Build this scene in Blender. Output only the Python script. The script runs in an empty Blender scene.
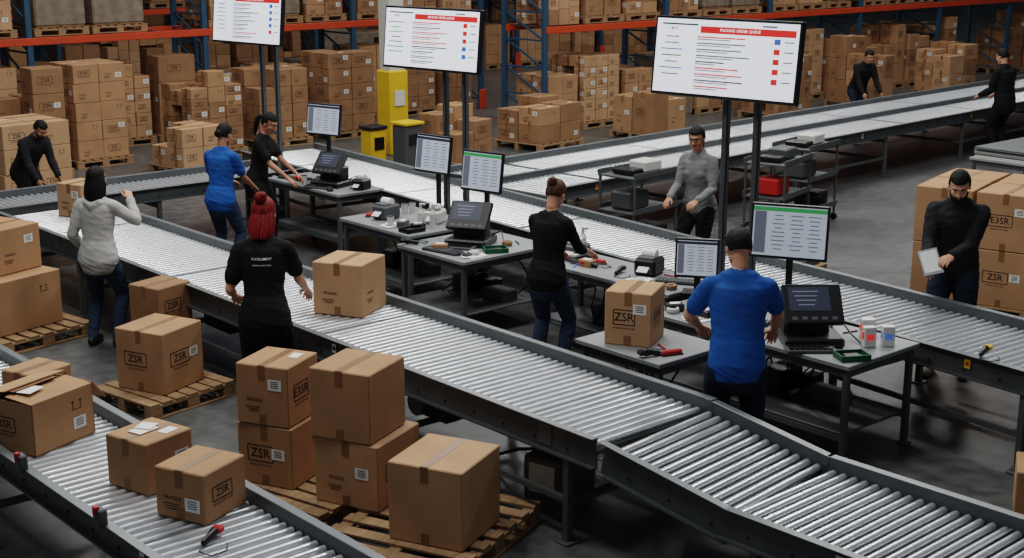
import bpy, math, random
from mathutils import Vector, Matrix, Euler, noise
from mathutils.bvhtree import BVHTree
V=Vector
random.seed(7)
scene=bpy.context.scene
# ------------------------------------------------------------------ materials
def lin(c):
    return tuple(((x/255)/12.92 if x/255<=0.04045 else (((x/255)+0.055)/1.055)**2.4) for x in c)
MATS={}
def mat(name,col,rough=0.6,metal=0.0,var=0.0,vscale=4.0,bump=0.0,bscale=40.0,emit=0.0,stretch=None,spec=0.5):
    m=bpy.data.materials.new(name); m.use_nodes=True; nt=m.node_tree; n=nt.nodes; l=nt.links
    b=n['Principled BSDF']; c=lin(col)
    b.inputs['Base Color'].default_value=(*c,1); b.inputs['Roughness'].default_value=rough; b.inputs['Metallic'].default_value=metal
    b.inputs['Specular IOR Level'].default_value=spec
    tc=n.new('ShaderNodeTexCoord'); mp=n.new('ShaderNodeMapping'); l.new(tc.outputs['Object'],mp.inputs[0])
    if stretch: mp.inputs['Scale'].default_value=stretch
    if var>0:
        nz=n.new('ShaderNodeTexNoise'); nz.inputs['Scale'].default_value=vscale; nz.inputs['Detail'].default_value=5
        l.new(mp.outputs[0],nz.inputs['Vector'])
        cr=n.new('ShaderNodeValToRGB'); cr.color_ramp.elements[0].position=.3; cr.color_ramp.elements[1].position=.7
        cr.color_ramp.elements[0].color=(*[x*(1-var) for x in c],1); cr.color_ramp.elements[1].color=(*[min(1,x*(1+var)) for x in c],1)
        l.new(nz.outputs['Fac'],cr.inputs[0]); l.new(cr.outputs[0],b.inputs['Base Color'])
    if bump>0:
        nb=n.new('ShaderNodeTexNoise'); nb.inputs['Scale'].default_value=bscale; nb.inputs['Detail'].default_value=3
        l.new(mp.outputs[0],nb.inputs['Vector'])
        bp=n.new('ShaderNodeBump'); bp.inputs['Strength'].default_value=bump; bp.inputs['Distance'].default_value=.01
        l.new(nb.outputs['Fac'],bp.inputs['Height']); l.new(bp.outputs[0],b.inputs['Normal'])
    if emit>0:
        b.inputs['Emission Color'].default_value=(*c,1); b.inputs['Emission Strength'].default_value=emit
    MATS[name]=m; return m
mat('cardboard',(166,126,91),.8,var=.13,vscale=3,bump=.12,bscale=60)
mat('cardboard_dark',(142,105,74),.8,var=.15,vscale=3,bump=.12,bscale=60)
mat('cardboard_light',(178,139,104),.8,var=.12,vscale=3,bump=.12,bscale=60)
mat('cardboard_inner',(120,88,62),.85,var=.1)
mat('tape',(132,95,62),.35,var=.05)
mat('seam',(70,48,32),.9)
mat('print',(40,28,22),.8)
mat('label',(225,225,220),.6)
mat('wood',(146,116,84),.8,var=.25,vscale=5,stretch=(1,6,6),bump=.2,bscale=30)
mat('rail',(84,88,90),.42,metal=.35,var=.15,vscale=3)
mat('rail_lip',(118,122,124),.38,metal=.4,var=.06)
mat('roller',(220,223,226),.24,metal=.65,var=.06,vscale=8)
mat('steel_leg',(88,91,93),.45,metal=.3,var=.08)
mat('dark_metal',(34,36,38),.5,metal=.2)
mat('table_top',(138,141,142),.45,metal=.1,var=.10,vscale=3)
mat('plastic_black',(18,19,21),.35)
mat('plastic_grey',(74,77,80),.45)
mat('plastic_white',(200,200,195),.4)
mat('ui_white',(226,231,240),.3,emit=.78)
mat('ui_pale',(170,178,190),.3,emit=.42)
mat('ui_grey',(105,112,126),.4,emit=.2)
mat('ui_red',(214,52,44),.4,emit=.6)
mat('ui_green',(60,140,80),.4,emit=.4)
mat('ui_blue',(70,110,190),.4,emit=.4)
mat('ui_dark',(50,56,70),.3,emit=.12)
mat('orange',(190,68,34),.5,var=.08)
mat('blue_steel',(42,74,98),.5,var=.1)
mat('yellow',(210,170,36),.5,var=.08)
mat('white_paint',(190,190,182),.6,var=.05)
mat('red',(176,34,28),.5)
mat('green',(22,84,56),.5)
mat('film',(128,116,102),.25,var=.25,vscale=6,bump=.5,bscale=12)
mat('skin_light',(196,142,114),.5,var=.05,vscale=12)
mat('skin_mid',(168,116,90),.5,var=.05,vscale=12)
mat('lips',(146,78,70),.45)
mat('eye_white',(215,212,205),.3); mat('eye_dark',(28,20,16),.2)
mat('hair_black',(15,12,12),.65,var=.3,vscale=30,bump=.6,bscale=60,stretch=(1,1,.15),spec=.25)
mat('hair_brown',(74,48,33),.6,var=.3,vscale=30,bump=.6,bscale=60,stretch=(1,1,.15),spec=.3)
mat('hair_red',(112,20,18),.6,var=.35,vscale=30,bump=.6,bscale=60,stretch=(1,1,.15),spec=.3)
for nm,c in (('cloth_black',(19,19,21)),('cloth_charcoal',(28,29,33)),('cloth_blue',(32,84,154)),('cloth_white',(176,174,170)),('cloth_grey',(116,118,117)),('denim',(42,56,78)),('denim_dark',(30,39,56)),('trouser_black',(16,16,18))):
    mat(nm,c,.85,var=.14,vscale=6,bump=.45,bscale=11,spec=.25)
mat('shoe',(26,26,28),.6); mat('shoe_light',(120,105,85),.6)
def floor_mat():
    m=bpy.data.materials.new('concrete'); m.use_nodes=True; nt=m.node_tree; n=nt.nodes; l=nt.links; b=n['Principled BSDF']
    tc=n.new('ShaderNodeTexCoord')
    n1=n.new('ShaderNodeTexNoise'); n1.inputs['Scale'].default_value=.5; n1.inputs['Detail'].default_value=8; n1.inputs['Roughness'].default_value=.65
    n2=n.new('ShaderNodeTexNoise'); n2.inputs['Scale'].default_value=7; n2.inputs['Detail'].default_value=8
    l.new(tc.outputs['Object'],n1.inputs[0]); l.new(tc.outputs['Object'],n2.inputs[0])
    mx=n.new('ShaderNodeMath'); mx.operation='ADD'; l.new(n1.outputs['Fac'],mx.inputs[0]); l.new(n2.outputs['Fac'],mx.inputs[1])
    cr=n.new('ShaderNodeValToRGB'); cr.color_ramp.elements[0].position=.38; cr.color_ramp.elements[1].position=.62
    hf=n.new('ShaderNodeMath'); hf.operation='MULTIPLY'; hf.inputs[1].default_value=.5; l.new(mx.outputs[0],hf.inputs[0])
    cr.color_ramp.elements[0].color=(*lin((62,64,64)),1); cr.color_ramp.elements[1].color=(*lin((98,99,98)),1)
    l.new(hf.outputs[0],cr.inputs[0]); l.new(cr.outputs[0],b.inputs['Base Color'])
    r=n.new('ShaderNodeMapRange'); r.inputs[3].default_value=.2; r.inputs[4].default_value=.5
    l.new(n1.outputs['Fac'],r.inputs[0]); l.new(r.outputs[0],b.inputs['Roughness'])
    bp=n.new('ShaderNodeBump'); bp.inputs['Strength'].default_value=.08; l.new(n2.outputs['Fac'],bp.inputs['Height']); l.new(bp.outputs[0],b.inputs['Normal'])
    MATS['concrete']=m
floor_mat()
mat('wall_panel',(70,74,78),.7,var=.06,vscale=1)
# ------------------------------------------------------------------ text cache
_tc={}
def text_geo(s):
    if s in _tc: return _tc[s]
    cu=bpy.data.curves.new('tmp','FONT'); cu.body=s; cu.size=1; cu.resolution_u=2; cu.offset=.008; cu.align_x='CENTER'; cu.align_y='CENTER'
    ob=bpy.data.objects.new('tmp',cu); scene.collection.objects.link(ob)
    dg=bpy.context.evaluated_depsgraph_get(); me=bpy.data.meshes.new_from_object(ob.evaluated_get(dg))
    r=([v.co.copy() for v in me.vertices],[tuple(p.vertices) for p in me.polygons])
    bpy.data.objects.remove(ob); bpy.data.curves.remove(cu); bpy.data.meshes.remove(me)
    _tc[s]=r; return r
# ------------------------------------------------------------------ mesh builder
class MB:
    def __init__(s): s.v=[];s.f=[];s.m=[];s.sm=[];s.mats=[];s.M=Matrix.Identity(4)
    def mi(s,n):
        if n not in s.mats: s.mats.append(n)
        return s.mats.index(n)
    def geo(s,vs,fs,m,smooth=False):
        o=len(s.v); k=s.mi(m)
        for v in vs: s.v.append(s.M@V(v))
        for f in fs: s.f.append(tuple(o+i for i in f)); s.m.append(k); s.sm.append(smooth)
    def box(s,c,size,m,ch=0.0,rz=0,R=None):
        hx,hy,hz=size[0]/2,size[1]/2,size[2]/2
        if R is None: R=Matrix.Rotation(math.radians(rz),3,'Z')
        c=V(c)
        if ch<=0:
            vs=[V((x*hx,y*hy,z*hz)) for x in(-1,1) for y in(-1,1) for z in(-1,1)]
            fs=[(0,1,3,2),(4,6,7,5),(0,4,5,1),(2,3,7,6),(0,2,6,4),(1,5,7,3)]
        else:
            ch=min(ch,hx*.45,hy*.45,hz*.45); vs=[];idx={}
            for x in(-1,1):
                for y in(-1,1):
                    for z in(-1,1):
                        for a in range(3):
                            idx[(x,y,z,a)]=len(vs)
                            q=[x*(hx-ch),y*(hy-ch),z*(hz-ch)]; q[a]=(x*hx,y*hy,z*hz)[a]; vs.append(V(q))
            fs=[]
            sg=[(-1,-1),(1,-1),(1,1),(-1,1)]
            for a in range(3):
                b,d=(a+1)%3,(a+2)%3
                for sa in(-1,1):
                    f=[]
                    for (sb,sd) in sg:
                        k=[0,0,0];k[a]=sa;k[b]=sb;k[d]=sd; f.append(idx[(*k,a)])
                    fs.append(tuple(f if sa>0 else f[::-1]))
                for (sb,sd) in sg:
                    k0=[0,0,0];k0[a]=-1;k0[b]=sb;k0[d]=sd;k1=list(k0);k1[a]=1
                    f=(idx[(*k0,b)],idx[(*k1,b)],idx[(*k1,d)],idx[(*k0,d)])
                    fs.append(f if sb*sd<0 else f[::-1])
            for x in(-1,1):
                for y in(-1,1):
                    for z in(-1,1):
                        f=(idx[(x,y,z,0)],idx[(x,y,z,1)],idx[(x,y,z,2)])
                        fs.append(f if x*y*z>0 else f[::-1])
        s.geo([c+R@v for v in vs],fs,m)
    def beam(s,p0,p1,w,h,m,up=(0,0,1),ch=0):
        p0,p1=V(p0),V(p1); d=p1-p0; L=d.length; d.normalize(); up=V(up)
        if abs(d.dot(up))>.95: up=V((1,0,0))
        sd=d.cross(up).normalized(); u=sd.cross(d).normalized()
        R=Matrix((d,sd,u)).transposed()
        s.box((p0+p1)/2,(L,w,h),m,ch,R=R)
    def cyl(s,p0,p1,r,m,n=12,r1=None,caps=True):
        p0,p1=V(p0),V(p1); d=(p1-p0).normalized(); a=V((0,0,1)) if abs(d.z)<.9 else V((1,0,0))
        u=d.cross(a).normalized(); w=d.cross(u); r1=r if r1 is None else r1
        vs=[p0+(u*math.cos(t)+w*math.sin(t))*r for t in [2*math.pi*i/n for i in range(n)]]+[p1+(u*math.cos(t)+w*math.sin(t))*r1 for t in [2*math.pi*i/n for i in range(n)]]
        s.geo(vs,[(i,i+n,(i+1)%n+n,(i+1)%n) for i in range(n)],m,True)
        if caps: s.geo(vs,[tuple(range(n)),tuple(range(2*n-1,n-1,-1))],m)
    def tube(s,pts,rad,m,n=8,ref=None):
        vs,fs=tubegeo(pts,rad,n,ref); s.geo(vs,fs,m,True)
    def ell(s,c,r,m,n=16):
        vs,fs=ellgeo(c,r,n); s.geo(vs,fs,m,True)
    def quad(s,c,u,v,w,h,m):
        c,u,v=V(c),V(u).normalized(),V(v).normalized()
        s.geo([c-u*w/2-v*h/2,c+u*w/2-v*h/2,c+u*w/2+v*h/2,c-u*w/2+v*h/2],[(0,1,2,3)],m)
    def text(s,t,c,u,v,size,m):
        vs,fs=text_geo(t); c,u,v=V(c),V(u).normalized(),V(v).normalized()
        s.geo([c+u*(p.x*size)+v*(p.y*size) for p in vs],fs,m)
    def obj(s,name,loc=(0,0,0),rz=0):
        me=bpy.data.meshes.new(name); me.from_pydata([tuple(v) for v in s.v],[],s.f)
        for k in s.mats: me.materials.append(MATS[k])
        me.polygons.foreach_set('material_index',s.m); me.polygons.foreach_set('use_smooth',s.sm); me.update()
        ob=bpy.data.objects.new(name,me); ob.location=loc; ob.rotation_euler=(0,0,math.radians(rz)); scene.collection.objects.link(ob); return ob
def tubegeo(pts,rad,n=14,ref=None):
    pts=[V(p) for p in pts]; N=len(pts)
    rad=[(r,r) if not isinstance(r,tuple) else r for r in rad]
    ds=[]
    for i in range(N):
        a=pts[max(0,i-1)];b=pts[min(N-1,i+1)]; ds.append((b-a).normalized())
    u=V(ref) if ref is not None else (V((0,0,1)) if abs(ds[0].z)<.8 else V((1,0,0)))
    rings=[]
    for i in range(N):
        d=ds[i]; base=V(ref) if ref is not None else u
        uu=(base-d*base.dot(d))
        if uu.length<1e-4: uu=d.orthogonal()
        u=uu.normalized(); w=d.cross(u)
        if i==0:
            for k in (.35,.75):
                a=math.acos(k); rings.append((pts[0]-d*min(rad[0])*math.sin(a),u,w,(rad[0][0]*k,rad[0][1]*k)))
        rings.append((pts[i],u,w,rad[i]))
        if i==N-1:
            for k in (.75,.35):
                a=math.acos(k); rings.append((pts[i]+d*min(rad[i])*math.sin(a),u,w,(rad[i][0]*k,rad[i][1]*k)))
    vs=[];fs=[]
    for (p,u,w,r) in rings:
        for j in range(n):
            t=2*math.pi*j/n; vs.append(p+u*(math.cos(t)*r[0])+w*(math.sin(t)*r[1]))
    for i in range(len(rings)-1):
        for j in range(n):
            fs.append((i*n+j,i*n+(j+1)%n,(i+1)*n+(j+1)%n,(i+1)*n+j))
    fs.append(tuple(range(n-1,-1,-1))); fs.append(tuple(range((len(rings)-1)*n,len(rings)*n)))
    return vs,fs
def ellgeo(c,r,n=16):
    c=V(c); m=n//2; vs=[c+V((0,0,r[2]))]
    for i in range(1,m):
        a=math.pi*i/m
        for j in range(n):
            t=2*math.pi*j/n; vs.append(c+V((r[0]*math.sin(a)*math.cos(t),r[1]*math.sin(a)*math.sin(t),r[2]*math.cos(a))))
    vs.append(c-V((0,0,r[2]))); L=len(vs)-1; fs=[]
    for j in range(n): fs.append((0,1+j,1+(j+1)%n))
    for i in range(m-2):
        for j in range(n): fs.append((1+i*n+j,1+(i+1)*n+j,1+(i+1)*n+(j+1)%n,1+i*n+(j+1)%n))
    for j in range(n): fs.append((L,1+(m-2)*n+(j+1)%n,1+(m-2)*n+j))
    return vs,fs
# ------------------------------------------------------------------ carton
def carton(mb,c,size,rz=0,kind=None,prints=True,open_top=False):
    """c = centre of the base"""
    w,d,h=size; kind=kind or random.choice(['cardboard','cardboard','cardboard_dark','cardboard_light'])
    old=mb.M.copy(); mb.M=old@Matrix.Translation(V(c))@Matrix.Rotation(math.radians(rz),4,'Z')
    e=.0015
    if not open_top:
        mb.box((0,0,h/2),(w,d,h),kind,.007)
        mb.quad((0,0,h+e*.5),(1,0,0),(0,1,0),w-.02,.005,'seam')
        mb.quad((0,0,h+e),(1,0,0),(0,1,0),w-.012,.055,'tape')
        for sx in(-1,1):
            mb.quad((sx*(w/2+e),0,h-.05),(0,sx,0),(0,0,1),.055,.10,'tape')
            mb.quad((sx*(w/2+e),0,.04),(0,sx,0),(0,0,1),.055,.07,'tape')
        if prints and random.random()<.25: mb.quad((w*.2,-d*.25,h+e*1.5),(1,.1,0),(-.1,1,0),.1,.07,'label')
    else:
        t=.006
        for sx in(-1,1): mb.box((sx*(w/2-t/2),0,h/2),(t,d,h),kind)
        for sy in(-1,1): mb.box((0,sy*(d/2-t/2),h/2),(w,t,h),kind)
        mb.box((0,0,t),(w,d,t),'cardboard_inner'); mb.box((0,0,h*.55),(w*.9,d*.9,.02),'cardboard_inner')
        mb.box((0,-d*.25,h+.012),(w,d*.49,t),kind,R=Matrix.Rotation(math.radians(5),3,'X'))
        mb.box((0,d*.25,h+.030),(w,d*.49,t),'cardboard_light',R=Matrix.Rotation(math.radians(-12),3,'X'))
        mb.box((-.03,.0,h+.042),(w*.7,.06,.003),'tape',R=Matrix.Rotation(math.radians(-4),3,'X'))
        mb.box((w/2+.065,0,h-.055),(.17,d*.96,t),kind,R=Matrix.Rotation(math.radians(50),3,'Y'))
        mb.box((-.1,-.06,h+.036),(.14,.10,.004),'label',rz=12)
    if prints:
        for ax in range(4):
            if ax%2==0 and random.random()<.15: continue
            n=[V((-1,0,0)),V((0,-1,0)),V((1,0,0)),V((0,1,0))][ax]
            half=(w/2,d/2,w/2,d/2)[ax]; fw=(d,w,d,w)[ax]
            u=V((0,0,1)).cross(n); up=V((0,0,1)); o=n*(half+e)
            st=random.choice([0,0,1,2,3]) if ax!=0 else random.choice([0,0,0,2])
            zc=h*.5
            if st==0:
                bw,bh=min(.24,fw*.46),min(.11,h*.28); cc=o+up*(zc+h*.03)-u*fw*.08
                for k in(-1,1):
                    mb.quad(cc+up*k*bh/2,u,up,bw,.007,'print'); mb.quad(cc+u*k*bw/2,u,up,.007,bh,'print')
                mb.text(random.choice(['ZSR','E3SR','25R','ZSR','25R']),cc,u,up,bh*.8,'print')
                mb.text('HANDLE WITH CARE',cc-up*(bh*.75),u,up,.018,'print')
            elif st==1:
                for k in(-1,1):
                    cc=o+up*(h*.72)+u*k*.03+u*fw*.22
                    mb.quad(cc,u,up,.006,.045,'print'); mb.quad(cc+up*.02,u,up,.024,.008,'print')
                mb.quad(o+up*(h*.72-.03)+u*fw*.22,u,up,.09,.004,'print')
            elif st==2:
                for k in range(3): mb.quad(o+up*(h*.3-k*.014)-u*fw*.18,u,up,.11-.02*k,.005,'print')
                mb.text('FRAGILE',o+up*(h*.42)-u*fw*.15,u,up,.032,'print')
            if random.random()<.4:
                lc=o+n*.001+up*(h*random.choice([.35,.55,.7]))+u*fw*.25
                mb.quad(lc,u,up,.10,.075,'label')
                for k in range(4): mb.quad(lc+n*.001+up*(.022-.013*k),u,up,.06,.005,'print')
    mb.M=old
def one_carton(loc,size,rz=0,kind=None,name='cardboard_box',**k):
    mb=MB(); carton(mb,(0,0,0),size,0,kind,**k); return mb.obj(name,loc,rz)
def pallet(mb,c,w=1.1,d=1.0,rz=0):
    old=mb.M.copy(); mb.M=old@Matrix.Translation(V(c))@Matrix.Rotation(math.radians(rz),4,'Z')
    n=7
    for i in range(n):
        x=-w/2+.05+(w-.1)*i/(n-1); mb.box((x,0,.121),(.1,d,.018),'wood',.002)
    for y in(-d/2+.04,0,d/2-.04):
        mb.box((0,y,.099),(w,.08,.022),'wood',.002)
        for x in(-w/2+.06,0,w/2-.06): mb.box((x,y,.052),(.12,.08,.072),'wood',.003)
        mb.box((0,y,.008),(w,.09,.016),'wood',.002)
    mb.M=old
def stack(mb,c,w,d,H,rz=0,film=False,bs=None,prints=True):
    old=mb.M.copy(); mb.M=old@Matrix.Translation(V(c))@Matrix.Rotation(math.radians(rz),4,'Z')
    bs=bs or random.choice([.3,.36,.42,.5]); nx=max(1,round(w/bs)); ny=max(1,round(d/bs)); hh=bs*random.uniform(.65,1.0)
    kd=random.choice(['cardboard','cardboard_dark','cardboard_light','cardboard_dark'])
    mixed=random.random()<.45 and not film
    for i in range(nx):
        for j in range(ny):
            top=H*(random.uniform(.7,1.05) if mixed else 1.0); z=0
            hk=hh*(random.uniform(.7,1.2) if mixed else 1.0); nz=max(1,round(top/hk)); hk=top/nz
            for k in range(nz):
                if 0<j<ny-1 and k<nz-1: z+=hk; continue
                if k==nz-1 and nz>1 and random.random()<.18: continue
                carton(mb,(-w/2+(i+.5)*w/nx,-d/2+(j+.5)*d/ny,z),(w/nx-.015,d/ny-.015,hk-.004),random.uniform(-2.5,2.5),kd if not mixed else random.choice([kd,'cardboard','cardboard_dark']),prints=prints); z+=hk
    if film: mb.box((0,0,H*.5),(w+.03,d+.03,H*.96),'film',.03)
    mb.M=old
# ------------------------------------------------------------------ shell
mb=MB(); mb.box((20,18,-.05),(90,70,.1),'concrete'); mb.obj('floor')
mb=MB(); mb.box((20,44,5),(90,.2,10.2),'wall_panel')
for i in range(60): mb.box((-24+i*1.5,43.88,5),(.08,.06,10.2),'wall_panel')
mb.obj('wall_back')
mb=MB(); mb.box((56,18,5),(.2,70,10.2),'wall_panel'); mb.obj('wall_right')
# ------------------------------------------------------------------ conveyors
RT=.76
def conveyor(p0,p1,w,zt0=RT,zt1=None,pitch=.075,lanes=1,rail_h=.15,leg_every=1.7,labels=True,legs=True,r=.0245):
    zt1=zt0 if zt1 is None else zt1
    mb=MB(); P0=V((p0[0],p0[1],zt0)); P1=V((p1[0],p1[1],zt1)); d=P1-P0; L=d.length; dn=d.normalized()
    hd=V((d.x,d.y,0)).normalized(); sd=V((-hd.y,hd.x,0)); up=V((0,0,1))
    offs=[-w/2,w/2] if lanes==1 else [-w/2,0,w/2]
    for o in offs:
        a=P0+sd*o; b=P1+sd*o
        mb.beam(a-up*rail_h/2,b-up*rail_h/2,.012,rail_h,'rail')
        sgn=1 if o>0 else -1
        if o==0: sgn=0
        mb.beam(a+sd*sgn*.02,b+sd*sgn*.02,.055,.008,'rail_lip',ch=.002)
        mb.beam(a+sd*sgn*.02-up*rail_h,b+sd*sgn*.02-up*rail_h,.05,.01,'rail')
        k=1.5
        while k<L:
            q=P0+dn*k+sd*(o+sgn*.009)-up*rail_h/2
            mb.beam(q-dn*.06,q+dn*.06,.006,rail_h*.7,'steel_leg',ch=.001); k+=2.4
        k=.2
        while k<L and sgn:
            q=P0+dn*k+sd*(o+sgn*.006)-up*(rail_h*.72); mb.cyl(q,q+sd*sgn*.008,.009,'dark_metal',6); k+=.3
    n=int(L/pitch)
    for i in range(n):
        q=P0+dn*(pitch*(i+.5))-up*(.07+r)
        for li in range(lanes): mb.cyl(q+sd*(offs[li]+.012),q+sd*(offs[li+1]-.012),r,'roller',12)
    mb.beam(P0-up*(.07+2*r+.03),P1-up*(.07+2*r+.03),w-.06,.006,'dark_metal')
    for k in (-1,1): mb.beam(P0+sd*(k*w*.25)-up*.18,P1+sd*(k*w*.25)-up*.18,.04,.03,'dark_metal')
    k=1.2
    while k<L-.2:
        for li in range(lanes): mb.beam(P0+dn*k+sd*(offs[li]+.015)-up*.071,P0+dn*k+sd*(offs[li+1]-.015)-up*.071,.018,.006,'rail_lip')
        k+=2.4
    if legs:
        nl=max(2,int(L/leg_every)+1)
        for i in range(nl):
            t=(.25+(L-.5)*i/(nl-1))/L; q=P0+d*t
            for k in(-1,1):
                f=q+sd*k*(w/2)-up*rail_h; g=V((f.x,f.y,0))
                mb.beam(g+up*.01,f,.05,.05,'steel_leg',ch=.004)
                mb.box(g+up*.008,(.12,.12,.014),'steel_leg',.003)
            zc=q.z*.35
            mb.beam(V((q.x,q.y,zc))-sd*w/2,V((q.x,q.y,zc))+sd*w/2,.04,.04,'steel_leg')
            mb.beam(V((q.x,q.y,q.z-.22))-sd*w/2,V((q.x,q.y,q.z-.22))+sd*w/2,.05,.05,'steel_leg')
            if i%2==0 and i<nl-1:
                q2=P0+d*((.25+(L-.5)*(i+1)/(nl-1))/L)
                for k in (-1,1): mb.beam(V((q.x,q.y,.28))+sd*k*w/2,V((q2.x,q2.y,.28))+sd*k*w/2,.035,.035,'steel_leg')
    if labels:
        k=.8
        while k<L-.3:
            for o,sg in((offs[0],-1),(offs[-1],1)):
                q=P0+dn*k+sd*(o+sg*.016)-up*.07
                mb.quad(q,hd*(-sg) if sg>0 else hd,up,.05,.07,random.choice(['label','yellow','label']))
                mb.quad(q+sd*sg*.001,hd*(-sg) if sg>0 else hd,up,.03,.03,random.choice(['red','print']))
            k+=random.uniform(2.0,3.4)
    return mb
mb=conveyor((3.245,12.2),(3.245,2.2),.77)
for yy in(6.4,7.4):
    mb.box((2.81,yy,.80),(.05,.08,.10),'plastic_grey',.008); mb.box((2.79,yy,.84),(.03,.03,.05),'red',.004)
mb.obj('roller_conveyor')
mb=conveyor((6.125,14.75),(6.125,5.6),1.05,rail_h=.19)
mb.box((6.1,7.6,.40),(.5,.45,.22),'dark_metal',.02); mb.cyl((5.75,7.6,.42),(6.0,7.6,.42),.09,'plastic_grey',16)
mb.box((6.1,10.6,.40),(.5,.45,.22),'dark_metal',.02); mb.tube([(5.9,9.6,.5),(5.8,9,.35),(5.8,8.2,.42),(5.85,7.7,.45)],[.014]*4,'plastic_black',6)
mb.obj('roller_conveyor')
mb=conveyor((6.125,5.6),(6.22,4.70),1.05,RT,.60,rail_h=.21,legs=False,labels=False); mb.obj('roller_conveyor')
mb=conveyor((6.22,4.72),(6.3,1.6),1.05,.60,.60,rail_h=.19); mb.obj('roller_conveyor')
mb=conveyor((5.55,15.35),(9.55,15.35),.95,leg_every=1.6); mb.obj('roller_conveyor')
C2=lambda y:8.95+.08*y
mb=conveyor((C2(16.6),16.6),(C2(2.6),2.6),1.1,rail_h=.17); mb.obj('roller_conveyor')
mb=conveyor((10.85,12.75),(28,13.75),2.0,lanes=2,pitch=.09,leg_every=2.2); mb.obj('roller_conveyor')
# ------------------------------------------------------------------ tables
def table(x0,x1,y0,y1,z=.78,shelf=True,name='workstation_table'):
    mb=MB(); cx,cy=(x0+x1)/2,(y0+y1)/2; w,d=x1-x0,y1-y0
    mb.box((0,0,z-.018),(w,d,.036),'table_top',.005)
    for sx in(-1,1):
        for sy in(-1,1):
            mb.box((sx*(w/2-.05),sy*(d/2-.05),(z-.036)/2),(.045,.045,z-.036),'steel_leg',.004)
            mb.box((sx*(w/2-.05),sy*(d/2-.05),.008),(.08,.08,.016),'steel_leg',.002)
        mb.box((sx*(w/2-.05),0,.22),(.035,d-.1,.035),'steel_leg'); mb.box((sx*(w/2-.05),0,z-.07),(.03,d-.1,.06),'steel_leg')
    for sy in(-1,1): mb.box((0,sy*(d/2-.05),z-.07),(w-.1,.03,.06),'steel_leg')
    if shelf: mb.box((0,0,.25),(w-.1,d-.12,.02),'steel_leg',.003)
    return mb.obj(name,(cx,cy,0))
table(6.9,7.6,6.3,7.15)
table(7.85,8.72,5.4,7.35)
table(7.8,8.9,9.55,10.55)
table(8.1,9.05,10.75,11.95)
table(8.8,9.45,13.0,14.5)
table(8.35,8.95,7.55,9.2)
table(17.0,18.5,8.9,10.0,.7,name='sheet_table')
mb=MB()
for i in range(9): mb.box((random.uniform(-.02,.02),random.uniform(-.02,.02),.006+i*.017),(1.4,1.0,.012),random.choice(['table_top','plastic_white','rail_lip']),.002)
mb.obj('stacked_sheets',(17.75,9.45,.7))
# ------------------------------------------------------------------ screens
def ui(mb,w,h,n_off,seed=0,simple=False):
    u,v=V((1,0,0)),V((0,0,1)); o=lambda x,z,k=1:V((x*w,n_off-.0006*k,z*h))
    rnd=random.Random(seed)
    if simple:
        mb.quad(o(0,0,1),u,v,w,h,'ui_pale')
        mb.quad(o(0,.44,2),u,v,w,h*.08,'ui_green' if seed%2 else 'ui_dark'); mb.quad(o(-.4,-.03,2),u,v,w*.16,h*.84,'ui_grey')
        for i in range(9):
            for cx in(-.15,.1,.34): mb.quad(o(cx,.32-i*.085,2),u,v,w*rnd.uniform(.10,.2),h*.02,'ui_grey')
        return
    mb.quad(o(0,0,1),u,v,w,h,'ui_white')
    mb.quad(o(.15,.37,2),u,v,w*.66,h*.09,'ui_red'); mb.text('PACKING ORDER QUEUE',o(.1,.372,3),u,v,h*.055,'ui_white')
    mb.quad(o(-.33,.43,2),u,v,w*.26,h*.02,'ui_dark'); mb.text('=  M ST',o(-.38,.37,3),u,v,h*.05,'ui_dark'); mb.quad(o(.3,.45,2),u,v,w*.1,h*.02,'ui_grey')
    for i in range(7): mb.quad(o(-.38,.26-i*.085,2),u,v,w*rnd.uniform(.08,.18),h*.014,rnd.choice(['ui_grey','ui_dark','ui_green','ui_blue']))
    for i in range(9):
        ww=rnd.uniform(.2,.4); mb.quad(o(-.2+ww/2,.27-i*.083,2),u,v,w*ww,h*.016,rnd.choice(['ui_grey','ui_red','ui_dark']))
        mb.quad(o(-.2+ww*.35,.240-i*.083,2),u,v,w*ww*.7,h*.011,'ui_grey')
    for i in range(5): mb.quad(o(.36,.26-i*.13,2),u,v,w*.04,h*.07,rnd.choice(['ui_red','ui_red','ui_red','ui_blue'])); mb.quad(o(.44,.26-i*.13,2),u,v,w*.06,h*.014,'ui_grey')
def bigscreen(c,w,h,rz,poles,seed):
    mb=MB()
    mb.M=Euler((math.radians(-6),0,0)).to_matrix().to_4x4()
    mb.box((0,.03,0),(w,.06,h),'plastic_black',.008); mb.box((0,.08,0),(w*.6,.05,h*.6),'plastic_black',.01)
    ui(mb,w-.045,h-.05,-.001,seed)
    mb.M=Matrix.Identity(4)
    ztop=.25
    for p in poles:
        mb.box((p,.16,(ztop-c[2])/2),(.055,.055,c[2]+ztop),'steel_leg',.004)
        mb.box((p,.12,0),(.06,.08,.1),'dark_metal')
        mb.box((p,.16,-c[2]+.01),(.16,.16,.02),'steel_leg',.003)
        mb.tube([(p+.03,.12,-.3),(p+.045,.11,-.8),(p+.03,.12,-1.3),(p+.05,.1,-c[2]+.8)],[.008]*4,'plastic_black',6)
    mb.box((sum(poles)/len(poles),.16,-c[2]+1.15),(abs(poles[0]-poles[-1])+.05,.04,.04),'steel_leg')
    mb.obj('overhead_screen',c,rz)
bigscreen((8.93,7.54,2.68),1.40,.66,-82,(-.05,.25),1)
bigscreen((9.08,11.62,2.59),1.38,.65,-82,(.06,.34),2)
bigscreen((9.35,15.74,2.60),1.36,.66,-82,(.08,.36),3)
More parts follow.
